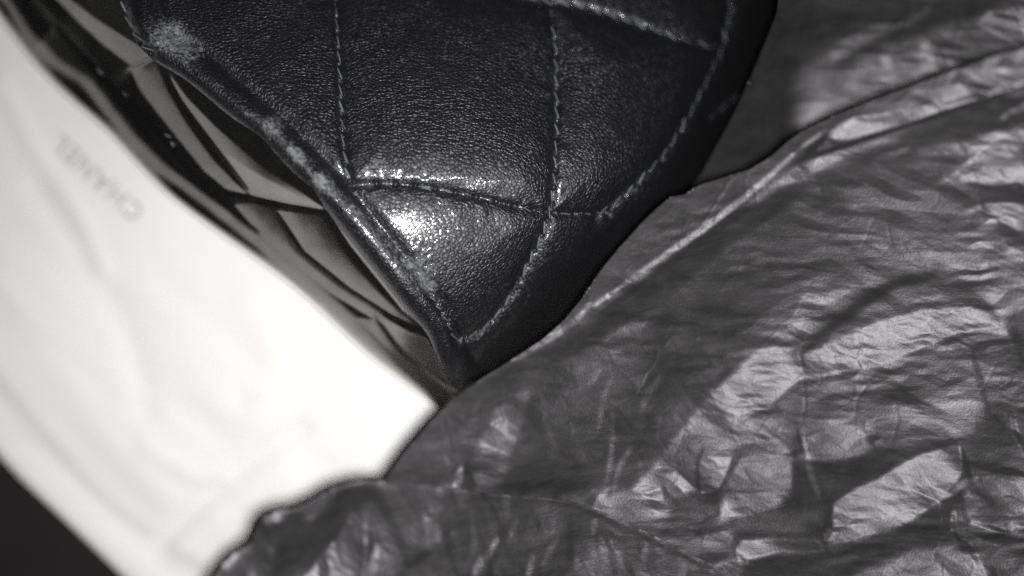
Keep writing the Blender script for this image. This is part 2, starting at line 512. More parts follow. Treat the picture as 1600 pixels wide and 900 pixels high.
V = P(gx, gy, gz).reshape(-1, 3)
dust = bpy.data.objects.new('dust_bag', None); scene.collection.objects.link(dust)
dust['label'] = 'white cloth dust bag lying flat under the quilted handbag, grey lettering printed on it'
dust['category'] = 'dust bag'
build('cloth', V, grid_faces(*gx.shape, flip=True), M_cloth, dust)
# turned-down edge with real thickness along the lower left rim
e0 = P(gx[:, 0], gy[:, 0], gz[:, 0]); e1 = e0.copy(); e1[:, 2] -= 1.45; e1[:, 0] += 0.1; e1[:, 1] += 0.1
ne = len(e0)
f = [(i, i + 1, ne + i + 1, ne + i) for i in range(ne - 1)]
build('hem_edge', np.vstack([e0, e1]), f, M_board, dust)

# printed word, upside down beside the bag
fc = bpy.data.curves.new('lettering', 'FONT'); fc.body = 'CHANEL'; fc.size = 0.62; fc.space_character = 1.18
fc.align_x = 'LEFT'; fc.offset = 0.022
fo = bpy.data.objects.new('lettering_source', fc); scene.collection.objects.link(fo)
bpy.context.view_layer.update()
me = bpy.data.meshes.new_from_object(fo)
tv = np.array([v.co[:] for v in me.vertices]); bpy.data.objects.remove(fo)
w_txt = tv[:, 0].max()
start, end = P(219, 338, CLOTH_Z)[:2], P(87, 218, CLOTH_Z)[:2]
ax = (end - start); Lt = np.hypot(*ax); ax /= Lt; ay = np.array([-ax[1], ax[0]])
tv2 = start[None, :] + tv[:, :1] * (Lt / w_txt) * ax + (tv[:, 1:2] - 0.2) * 0.95 * ay
pxx = tv2[:, 0] / (PX * (CAMZ - CLOTH_Z) / CAMZ) + 800; pyy = 450 - tv2[:, 1] / (PX * (CAMZ - CLOTH_Z) / CAMZ)
zz = cloth_z(pxx, pyy) + 0.03
tv2 = P(pxx, pyy, zz)
for i, v in enumerate(me.vertices):
    v.co = (tv2[i, 0] * CM, tv2[i, 1] * CM, zz[i] * CM)
me.materials.clear(); me.materials.append(M_ink)
lt = bpy.data.objects.new('lettering', me); lt.parent = dust; scene.collection.objects.link(lt)

# ------------------------------------------------------------------ handbag: quilted front panel
SEAMS = {
    'a': [(520, -260), (523, -120), (525, 0), (530, 100), (535, 200), (541, 262), (550, 290)],
    'b': [(862, 30), (868, 80), (869, 130), (870, 190), (868, 250), (864, 300), (858, 335), (845, 370), (828, 405), (800, 458), (768, 500), (742, 522), (716, 532)],
    'c': [(1152, -200), (1148, -90), (1141, 0), (1135, 50), (1122, 90), (1098, 138), (1072, 187), (1040, 238), (1012, 268), (975, 305), (930, 340)],
    'd': [(560, -90), (700, -40), (790, -10), (850, 2), (905, 10), (960, 26), (1010, 43), (1060, 60), (1116, 74)],
    'e': [(550, 290), (600, 287), (650, 291), (700, 299), (750, 309), (800, 321), (850, 331), (900, 334), (950, 332)],
    'f': [(185, -60), (190, 0), (202, 36), (222, 68), (240, 84)],
    'g': [(655, 425), (672, 462), (692, 492), (706, 520), (716, 540)],
    'h': [(1160, 142), (1145, 155), (1120, 176), (1100, 196)],
    'i': [(862, 30), (850, -60), (840, -200)],
}
SC = {k: curve(v, 24) for k, v in SEAMS.items()}
EDGE_L = [(170, -260), (178, -150), (188, -40), (203, 45), (235, 90), (290, 125), (345, 170), (400, 215), (440, 255), (480, 295), (512, 332),
          (550, 380), (590, 430), (630, 480), (666, 520), (684, 560), (704, 600), (726, 616)]
EDGE_R = [(1275, -260), (1258, -150), (1242, -40), (1230, 20), (1198, 95), (1164, 172), (1112, 270), (1062, 345), (985, 418), (905, 490), (835, 556), (762, 622)]
CL, CR = curve(EDGE_L, 80), curve(EDGE_R, 80)
WELT = CL + 0

HOLES, STITCH = [], []
for k in SEAMS:
    if k == 'i': continue
    p, s_ = curve(SEAMS[k], None)
    pitch = 26.0 if k != 'g' else 17.0
    if k == 'e': pitch = 31.0
    if k in 'h': pitch = 22.0
    q = pitch * 0.4
    while q < s_[-1] - pitch * 0.3:
        if k == 'c' and q > 0 and False: pass
        c0 = np.array([np.interp(q, s_, p[:, 0]), np.interp(q, s_, p[:, 1])])
        c1 = np.array([np.interp(q + pitch * .72, s_, p[:, 0]), np.interp(q + pitch * .72, s_, p[:, 1])])
        if c0[1] > -70:
            STITCH.append((c0, c1, k)); HOLES.append(c1 * 0.5 + 0.5 * np.array([np.interp(q + pitch, s_, p[:, 0]), np.interp(q + pitch, s_, p[:, 1])]))
        q += pitch * random.uniform(0.94, 1.06)

def panel_z(px, py, fine=True):
    x = (px - 800) * PX; y = (450 - py) * PX
    z = 0.25 - 0.135 * (x + 1.7) - 0.028 * np.clip(x + 1.7, 0, None) ** 2
    z = z - 0.012 * np.clip(1.8 - y, 0, None) ** 2 - 0.15 * np.clip(1.8 - y, 0, None) - 0.022 * np.clip(y - 1.2, 0, None) ** 2 - 0.42 * 0.3 * np.log1p(np.exp((y - 1.75) / 0.3))
    dr, _, _ = seg_dist(px, py, CR); dr = dr * PX
    z = z - 3.1 * np.exp(-(dr / 0.58))
    dl, _, _ = seg_dist(px, py, CL); dl = dl * PX
    z = z - 0.34 * np.exp(-dl / 0.10) - 0.10 * np.exp(-((dl - 0.55) / 0.10) ** 2) + 0.05 * np.exp(-((dl - 0.26) / 0.14) ** 2)
    ds = np.full(np.shape(px), 1e9)
    for k in 'abcdei':
        d, _, _ = seg_dist(px, py, SC[k]); ds = np.minimum(ds, d)
    ds = ds * PX
    z = z + 0.185 * (1 - np.exp(-ds / 0.42)) - 0.045 * np.exp(-(ds / 0.07) ** 2)
    # pulled puckers running across the seams
    z = z + 0.022 * np.exp(-(ds / 0.25)) * vnoise(px, py, 13, 21)
    z = z + 0.03 * vnoise(px, py, 120, 22) + 0.012 * vnoise(px, py, 45, 23)
    if fine:
        for k in 'fgh':
            d, _, _ = seg_dist(px, py, SC[k]); z = z - 0.05 * np.exp(-(d * PX / 0.07) ** 2)
        for hx, hy in HOLES:
            d2 = (px - hx) ** 2 + (py - hy) ** 2
            z = z - 0.07 * np.exp(-d2 / 11.0)
    return z

def wear_at(px, py):
    w = 1.0 * np.exp(-(((px - 262) / 38) ** 2 + ((py - 55) / 30) ** 2)) + 0.6 * np.exp(-(((px - 300) / 30) ** 2 + ((py - 85) / 20) ** 2))
    band = curve([(300, 110), (350, 145), (400, 185), (450, 225), (490, 270), (530, 310), (580, 350), (625, 400), (655, 432), (680, 470)], 40)
    d, _, t = seg_dist(px, py, band)
    w = w + (0.22 + 0.30 * np.clip(t * 2.5, 0, 1)) * (0.75 + 0.9 * vnoise(px, py, 26, 77)) * np.exp(-(d / 11.0) ** 2)
    for cx, cy, r, a in ((430, 195, 24, .7), (462, 240, 16, .6), (505, 285, 22, .65), (545, 318, 14, .5), (598, 362, 12, .5), (655, 412, 22, .8), (672, 445, 16, .7), (700, 500, 18, .5)):
        w = w + a * np.exp(-((px - cx) ** 2 + (py - cy) ** 2) / r ** 2)
    return np.clip(w, 0, 1.1)

bag = bpy.data.objects.new('handbag', None); scene.collection.objects.link(bag)
bag.location = (-1.0 * CM, 1.0 * CM, CLOTH_Z * CM)
bag['label'] = 'black quilted leather handbag with worn corner edge and stitched diamond seams'
bag['category'] = 'handbag'
bag_origin = np.array([-1.0, 1.0, CLOTH_Z])

NR, NC = 430, 480
Lr, Rr = curve(EDGE_L, NR), curve(EDGE_R, NR)
u = np.linspace(0, 1, NC)[None, :]
px = Lr[:, 0][:, None] * (1 - u) + Rr[:, 0][:, None] * u
py = Lr[:, 1][:, None] * (1 - u) + Rr[:, 1][:, None] * u
pz = panel_z(px, py)
wr = wear_at(px, py)
F1, _ = worley(px, py, 9, 5)
pz = pz + 0.020 * wr * (vnoise(px, py, 5, 31) + 0.7 * vnoise(px, py, 10, 32) + (0.5 - F1))
V = P(px, py, pz).reshape(-1, 3) - bag_origin
build('front_panel', V, grid_faces(NR, NC), M_panel, bag, attrs={'wear': wr})

# right-hand side of the bag, falling away to the cloth
k = 34
t = np.linspace(0, 1, k)[None, :]
zr = pz[:, -1][:, None]
sx = Rr[:, 0][:, None] - 34 * np.sin(t * 1.57) + 0 * t; sy = Rr[:, 1][:, None] - 20 * np.sin(t * 1.57)
sz = zr * (1 - t) + (-4.9) * t
sv = P(Rr[:, 0][:, None] + 0 * t, Rr[:, 1][:, None] + 0 * t, zr + 0 * t)      # keep the xy of the rim, then move inward
sv[..., 0] -= 0.6 * np.sin(t * 1.57); sv[..., 1] += 0.25 * np.sin(t * 1.57); sv[..., 2] = sz
build('side_panel', sv.reshape(-1, 3) - bag_origin, grid_faces(NR, k), M_side, bag)

# the edge of the panel turns down over the gusset
e0 = P(Lr[:, 0], Lr[:, 1], pz[:, 0]); rows = []
for tt in np.linspace(0, 1, 8):
    q = e0.copy(); q[:, 2] -= 1.7 * tt; q[:, 0] += 0.30 * tt; q[:, 1] += 0.25 * tt; rows.append(q)
R_ = np.stack(rows, 1)
build('panel_turned_edge', R_.reshape(-1, 3) - bag_origin, grid_faces(R_.shape[0], R_.shape[1], flip=True), M_side, bag)

# bottom gusset: puffed folds of smooth leather stepping down from the front edge to the outer welt.
# A relief again; here a tone says how steeply the leather stands, for the steep parts mirror the white cloth.
OUTER = [(-150, -200), (-85, -100), (-30, -15), (0, 28), (58, 102), (103, 148), (167, 203), (222, 262), (278, 316), (378, 388), (440, 432), (498, 480),
         (567, 545), (640, 603), (692, 642), (730, 660)]
PIPE = [(-90, -140), (-40, -60), (20, 14), (62, 80), (137, 131), (182, 189), (248, 260), (315, 309), (395, 371), (445, 412), (505, 462), (565, 522), (645, 592), (712, 634)]
p, l = 'p', 'l'
GUS = [
 ('g26', 118, 1.6, [(60, -60), (110, 0), (150, 30), (195, 58), (240, 84), (206, 103), (188, 90), (155, 64), (120, 30), (80, -10), (40, -60)]),
 (l, 52, 5, [(40, -20), (70, 18), (100, 52), (130, 84), (150, 104)], 13),
 ('g20', 98, 1.6, [(206, 112), (222, 102), (244, 98), (262, 140), (290, 190), (330, 245), (378, 296), (388, 304), (355, 297), (318, 266), (276, 214), (245, 175), (220, 142)]),
 ('g20', 98, 1.6, [(262, 112), (290, 150), (340, 200), (410, 260), (478, 305), (508, 328), (450, 320), (392, 306), (335, 232), (284, 158)]),
 ('g30', 126, 1.6, [(350, 238), (400, 272), (450, 298), (505, 326), (450, 320), (396, 305)]),
 (l, 24, 2, [(250, 94), (275, 147), (330, 222), (388, 296)], 6),
 ('g17', 96, 1.6, [(366, 320), (392, 316), (426, 326), (440, 352), (470, 396), (540, 452), (600, 490), (668, 526), (660, 532), (590, 502), (520, 460), (450, 408), (400, 364)]),
 ('g20', 84, 1.6, [(432, 328), (500, 336), (548, 392), (600, 446), (664, 516), (610, 490), (545, 448), (476, 392), (448, 350)]),
 (l, 18, 4, [(512, 338), (548, 392), (600, 452), (664, 518)], 14),
 ('g14', 110, 1.6, [(518, 336), (560, 382), (604, 440), (664, 512), (630, 486), (590, 436), (548, 384)]),
 (l, 40, 1.5, [(430, 328), (450, 372), (470, 398), (540, 453), (598, 490)], 4),
 ('g34', 112, 1.6, [(594, 500), (668, 530), (690, 582), (714, 614), (662, 580), (626, 545)]),
 ('g16', 102, 1.6, [(556, 498), (584, 498), (624, 552), (700, 608), (712, 626), (650, 592), (596, 536)]),
 (l, 40, 1.5, [(586, 494), (628, 550), (704, 608)], 4),
 (l, 62, 5, [(390, 356), (450, 412), (510, 466), (575, 518)], 14),
 (l, 8, 3, [(89, 44), (155, 118), (222, 191), (289, 272), (340, 314), (400, 364)], 13),
 (l, 8, 2, [(350, 300), (392, 310), (440, 320), (510, 332)], 6),
 (l, 8, 2, [(600, 492), (640, 514), (672, 527)], 5),
 (l, 8, 2, [(204, 106), (222, 101), (240, 88)], 7),
 (l, 84, 4, PIPE, 15),
 (l, 86, 4, [(505, 466), (565, 524), (645, 592), (706, 634)], 15),
 (l, 10, 4, [(x - 15, y + 16) for x, y in PIPE], 14),
]
def gusset_relief():
    st = 1.5
    xs = np.arange(-150, 760, st); ys = np.arange(-170, 700, st)
    gx, gy = np.meshgrid(xs, ys)
    T = np.full(gx.shape, 25.0)
    for sh in GUS:
        if sh[0][0] in 'pg':
            m = inside(gx, gy, sh[3]).astype(float)
            if sh[0][0] == 'g':                    # steepest at the outer edge, easing off inwards
                run, cur = np.zeros(gx.shape), m.copy()
                for k_ in range(1, 44):
                    cur = cur * np.roll(np.roll(m, round(0.75 * k_ * -1), 0), round(0.66 * k_), 1)
                    run += cur
                m = m * np.exp(-(run * st / (1.5 * float(sh[0][1:]))) ** 1.15)
        else:
            d, _, t = seg_dist(gx, gy, curve(sh[3], 20))
            m = np.clip(1 - (d - sh[4] / 2 * (0.4 + 0.6 * np.sin(np.pi * np.clip(t, .1, .9)))) / 1.5, 0, 1)
        m = blur(m, sh[2] / st)
        T = T * (1 - m) + sh[1] * m
    q = np.array([-0.66, -0.75]); p_ = np.array([-q[1], q[0]])
    X, Y = (gx - 800) * PX, (450 - gy) * PX
    a = np.degrees(np.arctan((X * q[0] + Y * q[1]) / CAMZ))
    phi = np.interp(T, [6, 20, 45, 70, 112], [20, 48, 63, 68, 72]) - 0.5 * a
    G = -np.tan(np.radians(phi))
    mq = G.mean(); A = np.pad(G - mq, 120, mode='linear_ramp', end_values=0)
    h = st * PX; ny, nx = A.shape
    kx = 2j * np.pi * np.fft.fftfreq(nx, h)[None, :]; ky = -2j * np.pi * np.fft.fftfreq(ny, h)[:, None]
    Dq = kx * q[0] + ky * q[1]; Dp = kx * p_[0] + ky * p_[1]; wp = 0.12
    Z = np.real(np.fft.ifft2(np.conj(Dq) * np.fft.fft2(A) / (np.abs(Dq) ** 2 + wp * np.abs(Dp) ** 2 + 0.02)))[120:-120, 120:-120]
    Z = Z + mq * (X * q[0] + Y * q[1])
    # hang it just under the front edge
    le = curve(EDGE_L, 60); le = le[(le[:, 1] > -80)]
    ze = panel_z(le[:, 0], le[:, 1], False)
    zg = sample(xs, ys, Z, le[:, 0], le[:, 1])
    off = ze - zg
    # follow the edge smoothly along its length
    w_ = ((le[:, 0] - 800) * p_[0] + (450 - le[:, 1]) * p_[1]) * PX
    co = np.polyfit(w_, off, 2); W = X * p_[0] + Y * p_[1]
    Z = Z + np.polyval(co, np.clip(W, w_.min(), w_.max())) - 0.10
    Z = Z + 0.006 * vnoise(gx, gy, 22, 41)
    return xs, ys, gx, gy, Z
rel_g = gusset_relief()
G_OUT = [tuple(v) for v in curve(OUTER, 60)] + [(760, 640), (740, 590), (712, 566), (700, 520), (650, 450), (600, 400), (560, 345), (520, 300), (455, 235), (400, 190), (300, 105), (262, 70), (225, 0), (215, -60), (200, -165), (-140, -165)]
g_ = sheet('bottom_gusset', rel_g, G_OUT, M_gusset, bag, skirt=(9, 0.35), lip=0.3, lipw=4)
g_.data.transform(__import__('mathutils').Matrix.Translation(tuple(-bag_origin * CM)))

# stitches: a short fat capsule of thread, one object each
def capsule(n=8, length=1.0, rad=0.5):
    vs, rings = [], [(-.5, .0), (-.46, .55), (-.34, .92), (0, 1.0), (.34, .92), (.46, .55), (.5, .0)]
    for (a, r) in rings:
        for j in range(n):
            th = 2 * math.pi * j / n
            vs.append((a * length, rad * r * math.cos(th) + 0.08 * rad * math.sin(a * 9), rad * r * math.sin(th)))
    fs = []
    for i in range(len(rings) - 1):
        for j in range(n):
            fs.append((i * n + j, i * n + (j + 1) % n, (i + 1) * n + (j + 1) % n, (i + 1) * n + j))
    return vs, fs
cv, cf = capsule()
proto = None
from mathutils import Matrix, Vector
for n_, (c0, c1, k) in enumerate(STITCH):
    jit = lambda: random.uniform(-1.2, 1.2)
    tn = (c1 - c0) / np.hypot(*(c1 - c0)); pn = np.array([-tn[1], tn[0]]) * (1 if k in 'de' else -1) * random.uniform(1.2, 3.4)
    a_, b_ = c0 + np.array([jit(), jit()]) - pn, c1 + np.array([jit(), jit()]) + pn
    za, zb = [float(panel_z(np.array(q[0]), np.array(q[1]), False)) for q in (a_, b_)]
    off = 0.002 if k != 'e' else -0.02
    A, B = P(a_[0], a_[1], za + off), P(b_[0], b_[1], zb + off)
    if proto is None:
        proto = build('stitch', np.array(cv), cf, M_thread, bag); o = proto
    else:
        o = proto.copy(); scene.collection.objects.link(o); o.parent = bag
    d = Vector(B - A); L_ = d.length; d.normalize()
    up = Vector((0, 0, 1)); yv = up.cross(d).normalized(); zv = d.cross(yv)
    th = random.uniform(0.011, 0.020) * (0.8 if k in 'hg' else 1)
    M3 = Matrix((d * L_, yv * th * 2, zv * th * 2)).transposed()
    mid = Vector((A + B) / 2 - bag_origin) * CM
    o.matrix_local = Matrix.Translation(mid) @ M3.to_4x4()

# a line of thread on the gusset's outer fold, with the same painted glints
for j, (x0, y0) in enumerate([(150, 105), (163, 119), (176, 132), (190, 146), (204, 160), (217, 173), (230, 186), (243, 199), (255, 211), (266, 222)]):
    if random.random() < 0.35: continue
    x0 += random.uniform(-2, 2); y0 += random.uniform(-2, 2); x1, y1 = x0 + random.uniform(4, 10), y0 + random.uniform(4, 10)
    q0 = np.array([x0, y0, 0.]); 
    za = float(sample(rel_g[0], rel_g[1], rel_g[4], np.array(x0), np.array(y0))); zb = float(sample(rel_g[0], rel_g[1], rel_g[4], np.array(x1), np.array(y1)))
    A = P(x0, y0, za + .05); B = P(x1, y1, zb + .05)
    o = proto.copy(); scene.collection.objects.link(o); o.parent = bag
    d = Vector(B - A); L_ = d.length; d.normalize()
    yv = Vector((0, 0, 1)).cross(d).normalized(); zv = d.cross(yv); th = random.uniform(0.008, 0.028)
    o.matrix_local = Matrix.Translation(Vector((A + B) / 2 - bag_origin) * CM) @ Matrix((d * L_, yv * th * 2, zv * th * 2)).transposed().to_4x4()

# --- the near sheet, with its long ridge
p, l = 'p', 'l'
NEAR = [
 (p, 84, 26, [(1290, 330), (1370, 305), (1450, 330), (1440, 370), (1330, 380)]),
 (p, 78, 30, [(900, 560), (1060, 530), (1100, 620), (960, 720), (860, 640)]),
 (p, 58, 20, [(1020, 480), (1180, 400), (1240, 430), (1150, 520), (1040, 640), (960, 740), (900, 760), (980, 640)]),
 (p, 92, 22, [(1380, 350), (1520, 330), (1600, 380), (1620, 480), (1520, 460), (1400, 420), (1330, 420)]),
 # upper light band and the sharp dark valley below it
 (p, 100, 9, [(1170, 520), (1240, 490), (1300, 450), (1350, 420), (1450, 385), (1530, 398), (1620, 392), (1620, 408), (1480, 420), (1400, 428), (1350, 450), (1290, 500), (1250, 530), (1200, 540)]),
 (p, 104, 4, [(1262, 436), (1308, 448), (1306, 470), (1282, 482), (1246, 488), (1250, 460)]),
 (p, 95, 7, [(1400, 450), (1480, 432), (1560, 440), (1580, 480), (1500, 474), (1420, 480), (1330, 508), (1360, 480)]),
 (p, 50, 5, [(1257, 556), (1262, 530), (1300, 502), (1350, 460), (1400, 434), (1475, 420), (1450, 440), (1400, 452), (1350, 478), (1300, 520), (1278, 542)]),
 # the big bright band
 (p, 165, 5, [(935, 790), (990, 762), (1022, 730), (1060, 682), (1105, 625), (1150, 580), (1190, 545), (1215, 538), (1253, 558), (1300, 537), (1370, 503), (1450, 484), (1500, 478), (1550, 488), (1583, 524), (1540, 520), (1495, 522), (1440, 545), (1380, 570), (1350, 578), (1290, 584), (1262, 588), (1230, 610), (1200, 636), (1160, 655), (1120, 700), (1100, 760), (1000, 790)]),
 (p, 128, 6, [(1000, 760), (1060, 690), (1100, 640), (1130, 650), (1100, 720), (1040, 770)]),
 (p, 118, 6, [(1050, 690), (1110, 640), (1180, 655), (1250, 645), (1290, 668), (1240, 690), (1170, 690), (1140, 712), (1060, 730)]),
 (l, 90, 1, [(1104, 622), (1125, 634), (1160, 650)], 6),
 (l, 96, 1, [(1215, 535), (1240, 552), (1254, 562), (1262, 580)], 4),
 # below the band
 (p, 84, 6, [(1210, 632), (1262, 590), (1350, 582), (1440, 548), (1500, 524), (1580, 526), (1606, 620), (1555, 630), (1530, 680), (1460, 690), (1390, 680), (1360, 662), (1290, 648), (1240, 660)]),
 (p, 106, 6, [(1440, 620), (1520, 600), (1540, 640), (1500, 668), (1420, 672), (1380, 660)]),
 (l, 52, 2, [(1520, 545), (1530, 590), (1545, 640)], 12),
 (l, 58, 3, [(1583, 500), (1592, 540), (1606, 580)], 18),
 (l, 128, 1, [(1170, 690), (1210, 668), (1270, 664), (1330, 655)], 8),
 (p, 126, 5, [(1252, 668), (1290, 658), (1362, 668), (1378, 690), (1345, 716), (1262, 720), (1250, 700)]),
 (l, 66, 1, [(1246, 672), (1250, 695), (1259, 716)], 5),
 (l, 150, 1, [(1256, 676), (1257, 694), (1263, 712)], 4),
 (p, 58, 1.5, [(1350, 680), (1372, 676), (1378, 684), (1360, 694)]),
 # dark kite
 (p, 58, 4, [(1238, 718), (1262, 716), (1310, 726), (1370, 700), (1460, 690), (1522, 678), (1490, 698), (1430, 720), (1372, 748), (1340, 762), (1305, 785), (1290, 845), (1240, 835), (1150, 826), (1096, 846), (1100, 830), (1150, 808), (1200, 798), (1237, 775)]),
 (l, 88, 1.5, [(1262, 718), (1268, 745), (1280, 775)], 8),
 (p, 74, 3, [(1140, 828), (1160, 806), (1210, 800), (1290, 790), (1285, 830), (1230, 832)]),
 # second big bright facet
 (p, 168, 3, [(1372, 750), (1400, 730), (1440, 712), (1494, 694), (1502, 700), (1502, 742), (1462, 786), (1440, 803), (1400, 824), (1350, 836), (1292, 852), (1288, 844), (1300, 820), (1304, 786), (1338, 764)]),
 (p, 118, 5, [(1300, 846), (1302, 826), (1380, 806), (1430, 790), (1440, 800), (1400, 826), (1350, 838)]),
 (l, 95, 1, [(1402, 738), (1428, 758), (1440, 774), (1456, 790)], 6),
 (l, 175, .8, [(1410, 738), (1436, 758), (1460, 782)], 4),
 (l, 96, 1, [(1374, 750), (1400, 758), (1424, 772)], 4),
 (l, 52, .8, [(1300, 812), (1298, 830), (1290, 846)], 4),
 (p, 56, 5, [(1250, 905), (1290, 862), (1350, 846), (1400, 832), (1460, 790), (1500, 768), (1502, 800), (1492, 846), (1400, 860), (1350, 885), (1300, 915)]),
 (p, 52, 5, [(1150, 905), (1166, 880), (1220, 866), (1290, 866), (1300, 915), (1160, 925)]),
 (p, 112, 7, [(1340, 905), (1400, 868), (1480, 852), (1530, 866), (1570, 910), (1560, 940), (1340, 930)]),
 (p, 78, 3, [(1540, 905), (1560, 880), (1620, 885), (1620, 930), (1540, 930)]),
 (l, 150, 1, [(1510, 852), (1528, 880), (1540, 905)], 8),
 # small crumples at the right edge
 (p, 60, 3, [(1524, 660), (1560, 652), (1596, 690), (1605, 728), (1560, 722), (1520, 724), (1512, 700)]),
 (l, 150, 1, [(1582, 648), (1586, 672), (1596, 694), (1606, 712)], 7),
 (l, 40, 1.5, [(1512, 724), (1540, 730), (1580, 738), (1612, 742)], 12),
 (l, 160, 1, [(1466, 782), (1490, 768), (1512, 752), (1526, 748)], 8),
 (l, 44, 1, [(1502, 695), (1508, 720), (1516, 748)], 9),
 (p, 104, 4, [(1506, 764), (1540, 752), (1612, 750), (1612, 820), (1570, 832), (1520, 818)]),
 (p, 62, 3, [(1512, 776), (1546, 782), (1576, 812), (1580, 834), (1560, 822), (1530, 800)]),
 (l, 160, 1, [(1518, 816), (1540, 822), (1572, 832)], 6),
 (l, 52, 1.5, [(1500, 768), (1506, 800), (1516, 840)], 8),
 (l, 48, 2, [(1520, 834), (1560, 842), (1612, 846)], 10),
 (l, 155, 1, [(1490, 800), (1492, 830), (1502, 850)], 8),
 (l, 130, 1, [(1590, 824), (1612, 820)], 10),
 # the lower middle: overlapping little crumples
 (p, 112, 5, [(930, 792), (950, 775), (1000, 772), (1040, 790), (1050, 828), (1030, 828), (980, 806)]),
 (p, 178, 1.5, [(1094, 716), (1143, 716), (1138, 738), (1124, 764), (1096, 772), (1092, 740)]),
 (p, 116, 3, [(1146, 716), (1180, 708), (1238, 712), (1236, 766), (1150, 764), (1124, 768)]),
 (p, 150, 5, [(1128, 772), (1236, 768), (1215, 790), (1160, 806), (1128, 812)]),
 (p, 74, 2, [(1144, 718), (1160, 700), (1195, 692), (1238, 702), (1240, 708), (1190, 706), (1160, 712), (1134, 756), (1124, 764)]),
 (l, 64, 1.2, [(1037, 762), (1044, 782), (1055, 792), (1066, 802)], 8),
 (l, 60, 1.5, [(1064, 806), (1044, 822), (1036, 838)], 10),
 (l, 62, 1.2, [(1096, 780), (1110, 788), (1124, 798)], 6),
 (l, 54, 1.5, [(1122, 804), (1102, 818), (1090, 838)], 8),
 (l, 64, 1, [(1100, 774), (1114, 770), (1126, 764)], 5),
 (l, 80, 2, [(970, 778), (1000, 788), (1040, 786)], 9),
 (l, 66, 1, [(1098, 700), (1090, 730), (1092, 768)], 5),
 (p, 150, 3, [(1158, 846), (1200, 842), (1286, 848), (1290, 862), (1220, 862), (1160, 876), (1152, 862)]),
 (l, 160, 1, [(1152, 856), (1158, 872), (1166, 880)], 6),
 (p, 130, 3, [(1090, 838), (1140, 830), (1150, 850), (1110, 850)]),
 (l, 150, 1, [(930, 790), (944, 772), (950, 764)], 8),
 # upright glints on the left slope
 (p, 96, 4, [(820, 612), (776, 640), (744, 700), (750, 762), (772, 760), (798, 710), (814, 666), (828, 618)]),
 (p, 132, 1.5, [(724, 722), (719, 764), (706, 760), (714, 738)]),
 (p, 44, 3, [(728, 722), (746, 762), (722, 764)]),
 (p, 46, 6, [(775, 764), (800, 730), (850, 715), (900, 720), (930, 760), (860, 776)]),
 (l, 96, 2, [(893, 600), (876, 625), (864, 640)], 8),
 (l, 92, 2, [(850, 650), (858, 678), (868, 700)], 8),
 (l, 110, 1.5, [(940, 572), (930, 590), (918, 606)], 7),
 (l, 112, 1.5, [(956, 590), (944, 620), (936, 668)], 8),
 (l, 104, 1.2, [(958, 650), (956, 700), (948, 750), (936, 780)], 5),
 (l, 100, 1.5, [(1010, 585), (1002, 595), (994, 606)], 7),
 (l, 92, 2, [(1030, 590), (1010, 620), (1002, 640)], 10),
 (l, 104, 1.5, [(985, 700), (968, 730), (958, 770)], 6),
 # ridge line
 (p, 54, 5, [(740, 604), (900, 520), (1000, 450), (1050, 412), (1160, 330), (1240, 270), (1260, 300), (1160, 370), (1050, 460), (900, 560)]),
 (l, 30, 1.5, [(940, 488), (1000, 446), (1060, 402), (1160, 328), (1238, 262), (1290, 214)], 9),
 (l, 165, 1.2, [(928, 478), (990, 434), (1047, 393), (1100, 356), (1150, 319), (1200, 278), (1250, 232), (1290, 204)], 8),
 (l, 160, 1.5, [(748, 592), (800, 560), (860, 526), (900, 500), (922, 474)], 10),
 (p, 118, 5, [(1150, 330), (1200, 290), (1245, 258), (1330, 230), (1430, 195), (1400, 216), (1320, 245), (1270, 276), (1220, 290), (1180, 318)]),
 (p, 148, 3, [(1292, 208), (1330, 184), (1400, 176), (1500, 152), (1612, 125), (1600, 134), (1500, 165), (1433, 190), (1335, 218), (1300, 216)]),
 (p, 84, 4, [(1330, 176), (1450, 130), (1567, 88), (1620, 86), (1620, 118), (1500, 148), (1410, 170)]),
 (l, 120, 1, [(1545, 98), (1560, 108), (1578, 118)], 7),
 (l, 8, 1, [(1246, 252), (1345, 219), (1434, 190), (1520, 160), (1612, 132)], 4),
 (p, 54, 7, [(1320, 256), (1420, 214), (1520, 176), (1620, 146), (1620, 196), (1540, 208), (1430, 236), (1340, 262)]),
 (l, 150, 1.5, [(1562, 190), (1578, 176), (1612, 160)], 6),
 (p, 112, 4, [(1436, 236), (1500, 226), (1560, 208), (1620, 192), (1620, 290), (1560, 284), (1462, 288), (1520, 244)]),
 (l, 60, 1, [(1530, 232), (1500, 262), (1466, 286)], 4),
 (l, 140, 1, [(1464, 288), (1486, 276), (1510, 256), (1528, 240)], 4),
 (p, 60, 6, [(1470, 294), (1540, 290), (1620, 294), (1620, 322), (1540, 314), (1490, 318)]),
 (p, 186, 2, [(1538, 318), (1570, 316), (1620, 322), (1620, 384), (1590, 358), (1562, 342)]),
 (l, 98, 2, [(1366, 250), (1400, 240), (1420, 232)], 7),
]
QN = (0.72, -0.69)
rel_near = relief(540, 1700, 20, 1000, 2.0, NEAR, 66, QN, wp=0.10, zmean=0.7, keep=1.0,
                  crumple=((70, .036, 51, .5, 1.3), (42, .036, 52, .9, 1.2), (21, .018, 53, .4, 1.2), (10, .005, 54, .9, 1.1)))
